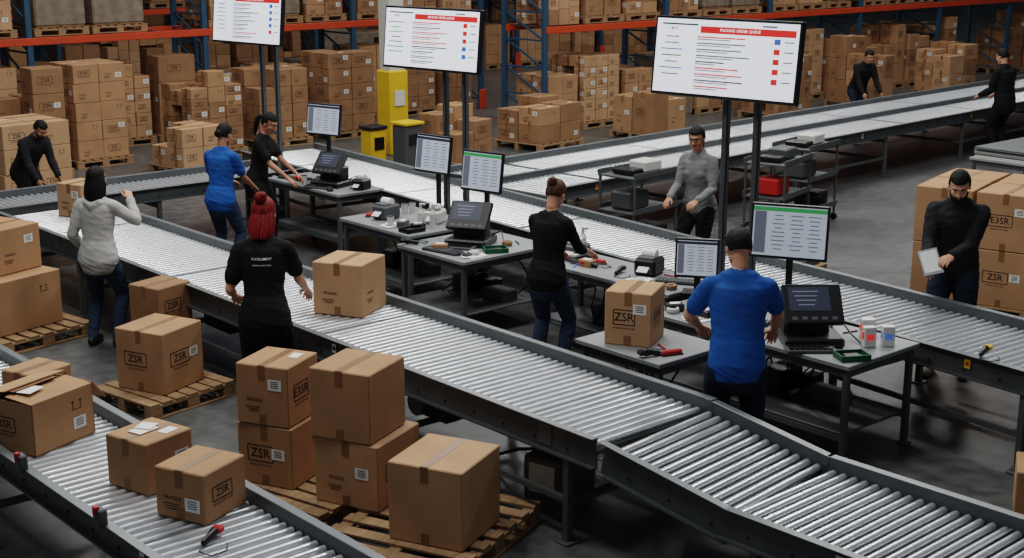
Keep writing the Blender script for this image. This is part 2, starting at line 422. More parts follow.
def monitor(c,w,h,rz,zt=.78,seed=0,name='computer_monitor'):
    mb=MB(); zc=c[2]
    mb.M=Euler((math.radians(-8),0,0)).to_matrix().to_4x4()
    mb.box((0,.018,0),(w,.036,h),'plastic_black',.006); mb.box((0,.05,0),(w*.5,.04,h*.5),'plastic_black',.01)
    ui(mb,w-.035,h-.045,-.001,seed,True)
    mb.M=Matrix.Identity(4)
    mb.box((0,.09,-(zc-zt)/2),(.05,.035,(zc-zt)),'dark_metal',.004); mb.box((0,.07,-.0),(.08,.05,.08),'dark_metal')
    mb.box((0,.06,zt-zc+.008),(.24,.18,.014),'plastic_black',.004)
    mb.obj(name,c,rz)
monitor((8.60,6.54,1.44),.60,.43,-62,seed=1)
monitor((8.52,7.40,1.09),.36,.33,-55,seed=2,name='small_monitor')
monitor((8.72,10.38,1.40),.50,.40,-78,seed=3)
monitor((8.95,11.45,1.42),.50,.40,-82,seed=4)
monitor((9.3,14.0,1.49),.52,.38,-75,seed=6)
# ------------------------------------------------------------------ desk equipment
def terminal(loc,rz,s=1.0):
    mb=MB(); mb.M=Matrix.Scale(s,4)
    mb.box((0,0,.03),(.36,.32,.06),'plastic_black',.012)
    mb.box((-.02,.07,.12),(.28,.16,.16),'plastic_black',.015)
    R=Matrix.Rotation(math.radians(48),3,'X')
    mb.box((0,-.03,.24),(.36,.27,.04),'plastic_black',.01,R=R)
    n=R@V((0,0,1)); up=R@V((0,1,0))
    mb.quad(V((-.02,-.03,.24))+n*.0215+up*.03,(1,0,0),up,.25,.16,'ui_dark')
    for i in range(4): mb.quad(V((-.04,-.03,.24))+n*.022+up*(.08-i*.03),(1,0,0),up,.16-.02*i,.008,'ui_grey')
    for i in range(5): mb.quad(V((-.12+i*.06,-.03,.24))+n*.0215-up*.1,(1,0,0),up,.035,.02,'plastic_grey')
    mb.box((-.04,-.2,.012),(.3,.12,.02),'plastic_grey',.005)
    for i in range(8):
        for j in range(3): mb.box((-.16+i*.033,-.235+j*.034,.026),(.026,.026,.01),'plastic_black')
    mb.tube([(.15,.1,.06),(.22,.14,.1),(.27,.05,.03),(.3,-.1,.008)],[.006]*4,'plastic_black',6)
    mb.obj('packing_terminal',loc,rz)
terminal((8.14,5.96,.78),-40,1.2); terminal((8.35,10.1,.78),-60,1.15); terminal((9.1,13.55,.78),-70,1.1)
def printer(loc,rz,col='plastic_black',s=1):
    mb=MB(); mb.M=Matrix.Scale(s,4)
    mb.box((0,0,.075),(.2,.24,.15),col,.02); mb.box((0,-.05,.155),(.15,.1,.02),'plastic_grey',.006); mb.box((0,-.122,.07),(.13,.006,.02),'plastic_grey')
    mb.quad((0,-.14,.075),(1,0,0),(0,-.6,-.4),.1,.09,'label'); mb.cyl((-.06,.02,.17),(.06,.02,.17),.045,'label',16)
    mb.obj('label_printer',loc,rz)
printer((8.76,8.15,.78),-70); printer((8.7,11.1,.78),-60,'plastic_white',.9); printer((8.45,11.6,.78),-80,'plastic_grey')
printer((8.35,6.95,.78),-60,'plastic_black',.9); printer((9.22,13.13,.78),-70,'plastic_black',.8); printer((8.7,9.0,.78),-80,'plastic_grey',.9)
def scanner(loc,rz,col='plastic_black'):
    mb=MB(); mb.tube([(0,0,.02),(0,.05,.03),(0,.1,.035)],[(.02,.018),(.022,.018),(.03,.02)],'plastic_black',10); mb.box((0,.135,.038),(.06,.05,.035),col,.008)
    mb.tube([(0,-.02,.02),(.02,-.08,.01),(.1,-.1,.008),(.14,-.02,.008),(.1,.06,.008)],[.004]*5,'plastic_black',6)
    mb.obj('barcode_scanner',loc,rz)
scanner((7.98,6.35,.78),20,'red'); scanner((7.05,6.45,.78),70); scanner((8.55,8.6,.78),10,'red'); scanner((7.93,10.4,.78),50); scanner((8.95,13.95,.78),0,'red'); scanner((8.5,8.3,.78),-70)
scanner((8.79,4.95,.765),-80,'yellow'); scanner((3.15,5.95,.69),-60,'red')
def smallbox(name,loc,size,rz,col,lab='label'):
    mb=MB(); mb.box((0,0,size[2]/2),size,col,.004)
    mb.quad((-size[0]/2-.001,0,size[2]*.55),(0,-1,0),(0,0,1),size[1]*.7,size[2]*.35,lab); mb.quad((0,-size[1]/2-.001,size[2]*.5),(1,0,0),(0,0,1),size[0]*.6,size[2]*.3,lab); mb.obj(name,loc,rz)
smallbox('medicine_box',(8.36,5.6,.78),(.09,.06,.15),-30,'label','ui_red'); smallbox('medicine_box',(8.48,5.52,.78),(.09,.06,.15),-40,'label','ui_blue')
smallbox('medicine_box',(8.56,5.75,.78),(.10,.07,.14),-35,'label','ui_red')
def tray(name,loc,rz,col):
    mb=MB(); mb.box((0,0,.006),(.22,.16,.012),col,.003)
    for k in(-1,1): mb.box((k*.105,0,.025),(.01,.16,.04),col,.002); mb.box((0,k*.075,.025),(.22,.01,.04),col,.002)
    mb.box((0,0,.02),(.12,.09,.02),'plastic_black',.004); mb.obj(name,loc,rz)
tray('parts_tray',(8.02,5.5,.78),-30,'green'); tray('parts_tray',(8.3,9.68,.78),-30,'green'); tray('parts_tray',(8.62,8.82,.78),10,'plastic_grey'); tray('parts_tray',(8.25,10.9,.78),0,'plastic_black')
def bottle(loc):
    mb=MB(); mb.cyl((0,0,0),(0,0,.15),.035,'plastic_white',16); mb.cyl((0,0,.15),(0,0,.19),.035,'plastic_white',16,r1=.014); mb.cyl((0,0,.19),(0,0,.23),.014,'plastic_white',12)
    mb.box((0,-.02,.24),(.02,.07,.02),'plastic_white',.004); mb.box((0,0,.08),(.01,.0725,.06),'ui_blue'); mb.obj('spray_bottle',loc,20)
bottle((8.5,10.88,.78)); bottle((8.44,11.0,.78)); bottle((8.87,9.1,.78))
def keyboard(loc,rz):
    mb=MB(); mb.box((0,0,.01),(.42,.14,.02),'plastic_black',.004)
    for i in range(13):
        for j in range(4): mb.box((-.19+i*.0315,-.048+j*.032,.023),(.026,.026,.008),'plastic_grey')
    mb.box((.3,0,.015),(.06,.1,.03),'plastic_black',.012); mb.obj('keyboard',loc,rz)
keyboard((8.2,6.62,.78),-75); keyboard((7.93,10.0,.78),-80); keyboard((9.0,14.2,.78),-70); keyboard((8.72,7.75,.78),-60)
def papers(loc,rz,n=3):
    mb=MB()
    for i in range(n): mb.box((random.uniform(-.04,.04),random.uniform(-.04,.04),.002+i*.003),(.21,.15,.002),'label',rz=random.uniform(-25,25))
    for k in range(4): mb.box((0,.045-.03*k,.003*n+.002),(.12,.006,.001),'print')
    mb.obj('paper_sheets',loc,rz)
papers((8.05,9.7,.78),30); papers((8.25,11.25,.78),10); papers((8.5,8.05,.78),10); papers((8.0,6.9,.78),0)
def supplies(x0,x1,y0,y1,n,seed,z=.78):
    """loose desk clutter: tape rolls, pens, phones, cups, small cartons"""
    r=random.Random(seed); mb=MB()
    for i in range(n):
        x,y=r.uniform(x0,x1),r.uniform(y0,y1); k=r.choice('TTPPCBBRS')
        mb.M=Matrix.Translation((x,y,z))@Matrix.Rotation(r.uniform(0,6),4,'Z')
        if k=='T': mb.tube([(.04*math.cos(a),.04*math.sin(a),.024) for a in [j*math.pi/5 for j in range(11)]],[(.022,.012)]*11,r.choice(['tape','plastic_white','tape']),8,ref=(0,0,1))
        elif k=='P': mb.tube([(0,0,.007),(.13,0,.007)],[.006,.006],r.choice(['red','ui_blue','plastic_black']),6)
        elif k=='C': mb.cyl((0,0,0),(0,0,.10),.03,'plastic_white',14,r1=.038); mb.cyl((0,0,.1),(0,0,.105),.036,'plastic_black',14)
        elif k=='B': mb.box((0,0,.03),(.14,.09,.06),r.choice(['plastic_black','cardboard','plastic_grey']),.006); mb.box((0,0,.063),(.08,.05,.006),'label')
        elif k=='R': mb.box((0,0,.015),(.07,.15,.025),'plastic_black',.008); mb.quad((0,0,.0285),(1,0,0),(0,1,0),.055,.11,'ui_dark')
        elif k=='S': mb.box((0,0,.02),(.04,.16,.04),'red',.01); mb.box((0,.0,.005),(.05,.17,.01),'plastic_black',.003)
    mb.obj('desk_supplies')
supplies(7.95,8.1,6.6,7.25,5,1); supplies(8.45,8.65,5.9,6.3,3,2); supplies(7.9,8.15,9.65,10.45,4,3); supplies(8.2,8.9,10.85,11.85,8,4)
supplies(8.45,8.85,7.65,9.1,9,5); supplies(8.88,9.05,13.1,14.4,5,6); supplies(7.1,7.5,6.36,6.52,2,8); supplies(8.55,8.8,9.65,9.95,3,9)
for (x,y,k) in((8.4,6.2,1),(8.5,10.1,1),(8.6,11.4,1),(8.65,8.4,.7),(7.25,6.7,.7)):
    mb=MB()
    for i in range(9):
        a=V((random.uniform(-.2,.2)*k,random.uniform(-.35,.35)*k,.74)); b=V((random.uniform(-.25,.25)*k,random.uniform(-.4,.4)*k,.27))
        m=(a+b)/2+V((random.uniform(-.15,.15),random.uniform(-.15,.15),-.1))*k
        mb.tube([a,(a+m)/2+V((.03,0,0)),m,(m+b)/2,b],[.008]*5,'plastic_black',6)
    mb.box((0,.2*k,.345),(.3*k,.2,.17),'plastic_black',.01); mb.box((.0,-.25*k,.31),(.2,.3*k,.1),'plastic_grey',.01); mb.box((.1*k,-.02,.33),(.16,.12,.14),'plastic_black',.01)
    mb.obj('cable_bundle',(x,y,0))
# ------------------------------------------------------------------ foreground boxes / pallets
def pal(loc,w,d,rz):
    mb=MB(); pallet(mb,(0,0,0),w,d); mb.obj('wooden_pallet',loc,rz)
PH=.132
pal((4.70,7.42,0),.9,.8,14); pal((4.98,6.45,0),1.15,1.0,22)
one_carton((4.69,7.69,PH),(.41,.42,.42),25,'cardboard'); one_carton((4.68,7.69,PH+.425),(.40,.39,.41),27,'cardboard')
one_carton((4.95,7.06,PH),(.52,.48,.44),22,'cardboard_light'); one_carton((4.90,7.08,PH+.445),(.46,.44,.46),24,'cardboard')
one_carton((4.97,6.28,PH),(.53,.50,.50),24,'cardboard_light')
one_carton((5.01,10.02,PH),(.49,.48,.50),22,'cardboard'); pal((5.02,10.0,0),.85,.75,10)
one_carton((5.36,10.70,0),(.42,.38,.42),12,'cardboard_dark'); one_carton((5.39,10.70,.422),(.38,.36,.36),15,'cardboard_dark')
pal((4.85,12.5,0),.95,.95,10); one_carton((4.78,12.55,PH),(.70,.66,.50),15,'cardboard'); one_carton((4.78,12.68,PH+.505),(.55,.52,.42),18,'cardboard')
one_carton((3.36,6.92,.691),(.34,.33,.30),14,'cardboard'); one_carton((3.38,6.38,.691),(.35,.33,.28),22,'cardboard')
one_carton((3.16,7.98,.691),(.48,.44,.32),20,'cardboard',open_top=True); one_carton((3.42,8.6,.691),(.32,.30,.26),20,'cardboard')
mb=MB(); mb.box((0,0,.004),(.14,.1,.004),'label'); mb.box((.04,.02,.01),(.1,.1,.004),'label',rz=20); mb.obj('packing_slip',(3.34,6.94,.993),15)
one_carton((6.31,9.19,.691),(.44,.44,.43),28,'cardboard_light'); one_carton((7.22,6.85,.78),(.38,.35,.40),28,'cardboard_light')
one_carton((6.35,14.3,.691),(.36,.36,.36),20,'cardboard_light')
one_carton((8.35,4.15,0),(.4,.4,.3),30,'cardboard')
mb=MB(); pallet(mb,(0,0,0),1.3,1.2)
for i,(x,y) in enumerate(((-.32,-.3),(-.32,.3),(.32,-.3),(.32,.3))):
    for k in range(2): carton(mb,(x,y,PH+k*.56),(.6,.56,.555),random.uniform(-2,2),'cardboard')
mb.obj('palletized_boxes',(12.75,7.2,0),14)
mb=MB(); pallet(mb,(0,0,0),1.2,1.1); stack(mb,(0,0,PH),1.1,1.0,1.0,bs=.5); mb.obj('palletized_boxes',(13.4,5.8,0),14)
# ------------------------------------------------------------------ racks
def rack(x0,nb,y,bay=3.2,depth=1.1,levels=(1.95,4.1),hgt=4.6):
    mb=MB()
    for i in range(nb+1):
        x=x0+i*bay
        for yy in(y,y+depth):
            mb.box((x,yy,hgt/2),(.10,.08,hgt),'blue_steel',.006); mb.box((x,yy,.01),(.16,.14,.02),'blue_steel')
        z=.2
        while z<hgt-.6:
            mb.beam((x,y,z),(x,y+depth,z+.5),.03,.03,'blue_steel'); mb.beam((x,y,z),(x,y+depth,z),.03,.03,'blue_steel'); z+=.5
        mb.box((x,y-.06,.2),(.16,.06,.4),'orange',.01)
    for z in levels:
        for yy in(y,y+depth):
            mb.box((x0+nb*bay/2,yy-.03,z-.06),(nb*bay,.05,.12),'orange',.006)
        for i in range(nb*4+1): mb.box((x0+.2+i*(nb*bay-.4)/(nb*4),y+depth/2,z-.02),(.06,depth,.03),'steel_leg')
    mb.obj('pallet_rack')
def fill(x0,nb,y,bay=3.2,zs=(0,1.96),hmax=1.5,depth=1.1,prints=True):
    for i in range(nb):
        for z in zs:
            x=x0+i*bay+.12; end=x0+(i+1)*bay-.12
            while x<end-.75:
                w=random.uniform(.85,1.05)
                if x+w>end: w=end-x
                if random.random()>.05:
                    mb=MB(); H=random.uniform(1.0,hmax) if z<1 else random.uniform(.8,1.4)
                    if random.random()<.85: pallet(mb,(0,0,0),w,1.0); b=PH
                    else: b=0
                    stack(mb,(0,0,b),w-.1,.92,H,film=random.random()<.16,prints=prints)
                    mb.obj('palletized_boxes',(x+w/2,y+depth/2-.02,z),0)
                x+=w+.06
rack(2.9,5,22.5); fill(2.9,5,22.5)
rack(17.3,6,18.8); fill(17.3,6,18.8)
rack(6,9,28.5); fill(6,9,28.5,prints=False)
rack(18,8,36.5); fill(18,8,36.5,prints=False)
def fstack(x,y,w,d,H,rz,bs=None):
    mb=MB(); pallet(mb,(0,0,0),w+.08,d+.08)
    stack(mb,(0,0,PH),w,d,H,bs=bs); mb.obj('palletized_boxes',(x,y,0),rz)
fstack(10.5,19.6,.8,.8,.6,8,.4); fstack(11.5,20.9,1.0,.9,1.3,4); fstack(8.4,20.8,1.0,.9,1.5,0); fstack(9.7,21.3,.9,.8,1.5,3,.45)
fstack(7.6,19.0,1.0,1.0,1.0,5,.5); fstack(13.0,21.2,1.0,.9,1.2,0); fstack(14.5,21.3,1.0,.9,1.4,0)
fstack(16.35,17.9,1.1,1.0,.75,6,.5); fstack(18.6,17.4,1.0,.9,.7,4,.5); fstack(14.0,17.3,.9,.8,.85,10,.45)
fstack(22.5,17.6,1.1,.9,1.1,2); fstack(25.2,17.5,1.1,.9,1.3,0); fstack(28.3,17.4,1.1,.9,1.1,0)
fstack(33,12,1.1,1.0,1.2,10); fstack(30.5,10.8,1.1,1.0,1.0,10)
mb=MB(); mb.box((0,0,5),(.30,.30,10),'white_paint',.01); mb.box((0,0,.7),(.38,.38,1.4),'yellow',.02); mb.box((0,-.2,.95),(.2,.02,.25),'plastic_white'); mb.obj('column',(13.95,18.9,0),0)
mb=MB(); mb.box((0,0,.26),(.32,.28,.52),'yellow',.02); mb.box((0,0,.55),(.36,.32,.06),'dark_metal',.01); mb.box((0,-.15,.3),(.2,.01,.2),'plastic_black'); mb.obj('waste_bin',(13.25,18.5,0),5)
mb=MB(); mb.box((0,0,.36),(.36,.34,.72),'plastic_grey',.03); mb.box((0,0,.74),(.40,.38,.05),'yellow',.02); mb.box((0,-.18,.5),(.24,.01,.16),'dark_metal'); mb.obj('recycling_bin',(13.15,17.45,0),5)
def cart(loc,rz,red=False):
    mb=MB()
    for sx in(-1,1):
        for sy in(-1,1):
            mb.cyl((sx*.38,sy*.25,.08),(sx*.38,sy*.25,1.05),.016,'steel_leg',8); mb.cyl((sx*.38-.012,sy*.25,.045),(sx*.38+.012,sy*.25,.045),.045,'plastic_black',12)
    for z in(.2,.6,1.0):
        mb.box((0,0,z),(.8,.54,.02),'steel_leg',.003); mb.box((0,.27,z+.03),(.8,.012,.06),'steel_leg'); mb.box((0,-.27,z+.03),(.8,.012,.06),'steel_leg')
    mb.box((-.15,0,.72),(.35,.3,.2),'red' if red else 'plastic_grey',.02); mb.box((.2,0,.3),(.3,.35,.18),'plastic_black',.02)
    mb.box((.12,0,1.08),(.3,.25,.12),'plastic_white' if not red else 'plastic_grey',.015); mb.box((-.2,.0,1.05),(.2,.3,.06),'plastic_black',.01)
    mb.obj('utility_cart',loc,rz)
cart((13.4,10.4,0),15,True); cart((11.5,10.9,0),5); cart((14.6,10.9,0),10)
for (x,y,n) in((12.1,9.2,4),):
    mb=MB(); pallet(mb,(0,0,0),.7,.6)
    for i in range(n): mb.box((random.uniform(-.02,.02),random.uniform(-.02,.02),PH+.03+i*.06),(.6,.45,.05),random.choice(['plastic_grey','table_top','plastic_white']),.006)
    mb.obj('stacked_trays',(x,y,0),10)
for (x,y) in((7.1,5.0),(7.4,4.8),(7.2,4.5),(7.8,5.0),(7.6,4.3),(5.2,5.6),(7.45,5.15),(7.0,4.1)):
    mb=MB(); mb.box((0,0,.03),(.16,.1,.06),random.choice(['green','plastic_black','plastic_grey']),.015); mb.box((.06,.04,.02),(.12,.08,.03),random.choice(['green','red','label']),.01,rz=30); mb.obj('packing_scraps',(x,y,0),random.uniform(0,90))
mb=MB(); mb.box((0,0,.16),(.45,.3,.32),'steel_leg',.01); mb.box((-.23,0,.18),(.01,.2,.2),'plastic_white'); mb.box((.1,0,.34),(.2,.25,.04),'plastic_black',.01); mb.tube([(0,.1,.3),(.1,.4,.2),(.2,.7,.05),(.1,1.0,.012)],[.012]*4,'plastic_black',6); mb.obj('control_cabinet',(6.1,6.45,0),15)
# ------------------------------------------------------------------ people
def remesh(vs,fs,voxel,smooth=2):
    me=bpy.data.meshes.new('t'); me.from_pydata([tuple(v) for v in vs],[],fs); ob=bpy.data.objects.new('t',me); scene.collection.objects.link(ob)
    m=ob.modifiers.new('r','REMESH'); m.mode='VOXEL'; m.voxel_size=voxel
    if smooth: s=ob.modifiers.new('s','SMOOTH'); s.iterations=smooth; s.factor=.5
    dg=bpy.context.evaluated_depsgraph_get(); out=bpy.data.meshes.new_from_object(ob.evaluated_get(dg))
    r=([v.co.copy() for v in out.vertices],[tuple(p.vertices) for p in out.polygons],[v.normal.copy() for v in out.vertices])
    bpy.data.objects.remove(ob); bpy.data.meshes.remove(me); bpy.data.meshes.remove(out); return r
class Part:
    def __init__(s): s.v=[];s.f=[];s.t=[]
    def add(s,g,tag):
        o=len(s.v); s.v+=g[0]; s.f+=[tuple(o+i for i in f) for f in g[1]]; s.t+=[tag]*len(g[1])
    def bake(s,mb,voxel,smooth,disp=None):
        vs,fs,ns=remesh(s.v,s.f,voxel,smooth); bvh=BVHTree.FromPolygons(s.v,s.f)
        tags=[]
        for f in fs:
            c=sum((vs[i] for i in f),V())/len(f); h=bvh.find_nearest(c); tags.append(s.t[h[2]])
        if disp:
            cl=[False]*len(vs)
            for f,t in zip(fs,tags):
                if t in disp:
                    for i in f: cl[i]=True
            for i,v in enumerate(vs):
                if cl[i]:
                    q=V((v.x*7+v.z*3,v.y*7-v.z*2,v.z*17+v.x*5)); rn=1-abs(noise.noise(q))*2
                    q2=V((v.x*4-v.z*6,v.y*4+v.z*3,v.z*5)); r2=1-abs(noise.noise(q2))*2
                    vs[i]=v+ns[i]*(rn*.0045+r2*.002-.004+noise.noise(q*2.1)*.0025)
        o=len(mb.v)
        for v in vs: mb.v.append(mb.M@v)
        for f,t in zip(fs,tags): mb.f.append(tuple(o+i for i in f)); mb.m.append(mb.mi(t)); mb.sm.append(True)
        return vs,fs
def ik(S,T,a,b,pole):
    S,T=V(S),V(T); d=T-S; L=min(d.length,a+b-.005); dn=d.normalized(); T=S+dn*L
    x=(a*a-b*b+L*L)/(2*L); h=math.sqrt(max(0,a*a-x*x)); p=V(pole); p=(p-dn*p.dot(dn)).normalized()
    return S+dn*x+p*h,T
def lerp_pts(a,b,prof):
    return [a.lerp(b,t) for t,_ in prof],[r for _,r in prof]
def make_hand(mb,wrist,fdir,pdir,side,skin,curl=.5,s=1.0):
    y=V(fdir).normalized(); z=-V(pdir); z=(z-y*z.dot(y)).normalized(); x=y.cross(z)
    M=Matrix((x,y,z)).transposed().to_4x4(); M.translation=V(wrist)
    T=lambda p:M@(V(p)*s)
    pt=Part(); th=-side
    pt.add(tubegeo([T((0,-.04,0)),T((0,0,0)),T((0,.03,0)),T((0,.07,0)),T((0,.09,0))],[(.026,.022),(.027,.02),(.038,.017),(.041,.015),(.038,.012)],14,ref=x),skin)
    L=[.070,.080,.074,.058]
    for i in range(4):
        bx=th*(.029-.0195*i); p=V((bx,.082 if i in(1,2) else .076,0)); pts=[V((bx*.8,.05,0)),p]; a=0
        for k,fr in enumerate((.42,.33,.25)):
            a-=curl*(.55 if k==0 else .8); st=L[i]*fr; p=p+V((bx*.1*fr,math.cos(a)*st,math.sin(a)*st)); pts.append(p)
        pt.add(tubegeo([T(q) for q in pts],[.0088,.0092,.0085,.0078,.0068],8),skin)
    pts=[V((th*.02,.015,-.004)),V((th*.043,.04,-.012)),V((th*.053,.068,-.022)),V((th*.05,.092,-.03))]
    pt.add(tubegeo([T(q) for q in pts],[.014,.012,.0102,.008],8),skin)
    pt.bake(mb,.0048,1)
def person(name,loc,facing,height,shirt,pants,skin,hair,hairstyle,lh,rh,lean=6,head=(0,-15),sleeve='short',female=False,feet=None,shoe='shoe',bulk=0.0,twist=0,curl=.5,beard=False,collar=None,glasses=False,hemlen=-.10,lp=None,rp=None,crouch=0,backtext=None):
    mb=MB(); B=Part(); s=height/1.75
    pel=V((0,-.02-.25*math.sin(math.radians(lean))*.6,.93-crouch)); R=Euler((math.radians(-lean),0,math.radians(twist))).to_matrix(); X=R@V((1,0,0))
    S=lambda x,y,z: pel+R@V((x,y,z))
    b=bulk
    if female: prof=[(-.14,.145,.112,-.02),(-.06,.168,.120,-.025),(.02,.160,.115,-.015),(.12,.130,.096,0),(.20,.126,.094,.0),(.30,.143,.106,.008),(.38,.150,.106,.006),(.45,.158,.093,0),(.50,.135,.078,0),(.535,.085,.062,-.002),(.56,.056,.055,.0)]
    else: prof=[(-.14,.14,.112,-.01),(-.06,.160,.118,-.015),(.02,.156,.114,-.01),(.12,.150,.108,0),(.20,.152,.108,.0),(.30,.164,.116,.005),(.38,.174,.118,.004),(.45,.178,.105,0),(.50,.152,.086,0),(.535,.095,.066,-.002),(.56,.06,.058,.0)]
    def interp(z,pr):
        for a,c in zip(pr,pr[1:]):
            if a[0]<=z<=c[0]:
                t=(z-a[0])/(c[0]-a[0]); return tuple(a[i]+(c[i]-a[i])*t for i in range(4))
        return pr[0] if z<pr[0][0] else pr[-1]
    ztop=.545 if sleeve=='long' else .515
    zs=[hemlen+i*.03 for i in range(int((ztop-hemlen)/.03)+1)]
    rings=[interp(z,prof) for z in zs]
    def flare(z): return .012+b+(.006 if z<.1 else 0)
    B.add(tubegeo([S(0,r[3],z) for z,r in zip(zs,rings)],[(r[1]+flare(z)*(1 if z<.48 else .3),r[2]+flare(z)*(1 if z<.48 else .3)) for z,r in zip(zs,rings)],28,ref=X),shirt)
    B.add(tubegeo([S(0,r[3],r[0]) for r in prof[:4]],[(r[1]+.002,r[2]+.002) for r in prof[:4]],28,ref=X),pants)
    B.add(ellgeo(pel+V((.072,-.045,-.06)),(.082,.075,.09)),pants); B.add(ellgeo(pel+V((-.072,-.045,-.06)),(.082,.075,.09)),pants)
    if female:
        for k in(-1,1): B.add(ellgeo(S(k*.065,.085,.335),(.062,.055,.062)),shirt)
    shw=.150 if female else .172
    B.add(tubegeo([S(-shw,0,.468),S(-.07,-.01,.500),S(.07,-.01,.500),S(shw,0,.468)],[.055+b*.5,.055,.055,.055+b*.5],14),shirt)
    B.add(tubegeo([S(0,-.0,.50),S(0,.01,.57),S(0,.03,.64)],[.056,.052,.05],14),skin)
    ft=feet or ((-.12,.0),(.12,.04))
    for k,(fx,fy) in zip((-1,1),ft):
        hip=pel+V((k*.09,0,-.05)); ank=V((fx,fy-.04,.085)); kn,_=ik(hip,ank,.43,.43,(k*.15,1,0))
        ex=.006 if female else .014
        p1,r1=lerp_pts(hip,kn,[(0,.094),(.2,.094),(.4,.088),(.6,.079),(.8,.070),(1,.063)])
        p2,r2=lerp_pts(kn,ank,[(.15,.062),(.3,.063),(.5,.058),(.7,.05),(.88,.045),(.97,.047)])
        B.add(tubegeo(p1+p2,[r+ex for r in r1+r2],16),pants)
        tx=fx+k*.03
        g=tubegeo([V((fx,fy-.085,.05)),V((fx,fy-.04,.06)),V((fx+k*.01,fy+.03,.055)),V((fx+k*.02,fy+.10,.042)),V((tx,fy+.155,.036))],[(.036,.046),(.040,.06),(.044,.05),(.048,.04),(.042,.032)],14,ref=(1,0,0))
        g=([V((v.x,v.y,max(.002,v.z))) for v in g[0]],g[1]); B.add(g,shoe)
    hands=[]
    for k,tgt,pole in((-1,lh,lp),(1,rh,rp)):
        sh=S(k*(shw+.012),0,.462); pole=pole or (k*.28,-.45,-.85)
        el,wr=ik(sh,tgt,.295,.26,pole)
        up=[(0,.057),(.25,.056),(.55,.050),(.8,.043),(1,.041)]; lo=[(.2,.043),(.45,.039),(.75,.031),(1,.026)]
        if female: up=[(t,r*.88) for t,r in up]; lo=[(t,r*.88) for t,r in lo]
        p1,r1=lerp_pts(sh,el,up); p2,r2=lerp_pts(el,wr,lo)
        if sleeve=='short':
            B.add(tubegeo(p1+p2,r1+r2,14),skin)
            q,r=lerp_pts(sh,el,[(0,.057),(.25,.058),(.5,.056),(.68,.056)]); B.add(tubegeo(q,[x+.006+b*.5 for x in r],16),shirt)
        elif sleeve=='three':
            B.add(tubegeo(p1+p2,r1+r2,14),skin)
            q,r=lerp_pts(el,wr,[(0,.042),(.3,.043)]); B.add(tubegeo(p1+q[1:],[x+.009 for x in r1]+[r[1]+.006],16),shirt)
        else:
            q,r=lerp_pts(el,wr,lo[:-1]+[(.94,.032)]); B.add(tubegeo(p1+q,[x+.010+b*.4 for x in r1+r],16),shirt)
            B.add(tubegeo([el.lerp(wr,.7),wr],[.026,.025],12),skin)
        hands.append((wr,(wr-el).normalized(),k))
    if collar=='hood': B.add(tubegeo([S(-.09,.0,.52),S(-.07,-.07,.50),S(0,-.10,.47),S(.07,-.07,.50),S(.09,.0,.52)],[.028,.038,.045,.038,.028],12),shirt)
    if collar=='collar': B.add(tubegeo([S(-.035,.07,.525),S(-.065,.02,.55),S(-.045,-.045,.565),S(0,-.06,.57),S(.045,-.045,.565),S(.065,.02,.55),S(.035,.07,.525)],[.014,.017,.019,.02,.019,.017,.014],10),shirt)
    bv,bf=B.bake(mb,.0105,3,disp={shirt:1,pants:1})
    if backtext:
        bvh=BVHTree.FromPolygons(bv,bf)
        for j,(t,sz) in enumerate(backtext):
            vs,fs=text_geo(t); out=[]
            for p in vs:
                x,z=p.x*sz,p.y*sz+1.345-j*.045
                h=bvh.ray_cast(V((x,-1,z)),V((0,1,0))); out.append(V((x,(h[0].y if h[0] else -.12)-.004,z)))
            mb.geo(out,fs,'label')
    for wr,fd,k in hands:
        pd=V((-k*.35,0,-1)) if abs(fd.z)<.75 else V((-k,0,0)); fd2=(fd+V((0,.15,-.1))).normalized()
        make_hand(mb,wr+fd*.012,fd2,pd,k,skin,curl)
    hy,hp=head; hb=S(0,.03,.615)
    RH=(Euler((0,0,math.radians(hy))).to_matrix()@Euler((math.radians(hp),0,0)).to_matrix())
    HM=Matrix.Translation(hb)@RH.to_4x4()@Matrix.Translation(V((0,.012,.095)))
    old=mb.M; mb.M=HM
    Hd=Part()
    Hd.add(ellgeo((0,-.012,.025),(.076,.096,.098),20),skin)
    Hd.add(ellgeo((0,.022,-.03),(.064,.068,.078),20),skin)
    Hd.add(tubegeo([(-.045,.0,-.062),(-.02,.055,-.088),(0,.066,-.092),(.02,.055,-.088),(.045,.0,-.062)],[.024,.022,.022,.022,.024],10),skin)
    Hd.add(tubegeo([(0,-.035,-.03),(0,-.03,-.09),(0,-.028,-.13)],[.055,.050,.05],14),skin)
    Hd.add(tubegeo([(0,.084,.018),(0,.098,-.008),(0,.108,-.024)],[.008,.011,.014],8),skin)
    Hd.add(ellgeo((-.012,.096,-.027),(.009,.01,.008),8),skin); Hd.add(ellgeo((.012,.096,-.027),(.009,.01,.008),8),skin)
    Hd.add(tubegeo([(-.045,.07,.03),(-.02,.085,.033),(.02,.085,.033),(.045,.07,.03)],[.008,.009,.009,.008],8),skin)
    for k in(-1,1):
        Hd.add(ellgeo((k*.079,-.008,-.008),(.010,.02,.032),10),skin); Hd.add(ellgeo((k*.04,.06,-.025),(.022,.02,.02),10),skin)
    Hd.bake(mb,.0055,1)
    for k in(-1,1):
        mb.ell((k*.031,.080,.010),(.0145,.008,.0075),'eye_white',10); mb.ell((k*.031,.0865,.010),(.0062,.003,.0065),'eye_dark',8)
        mb.tube([(k*.048,.076,.030),(k*.032,.090,.036),(k*.014,.091,.032)],[.003,.0045,.0035],hair if hair!='hair_red' else 'hair_brown',6)
        mb.tube([(k*.047,.077,.016),(k*.031,.087,.0195),(k*.016,.083,.015)],[.002,.0025,.002],'eye_dark',6)
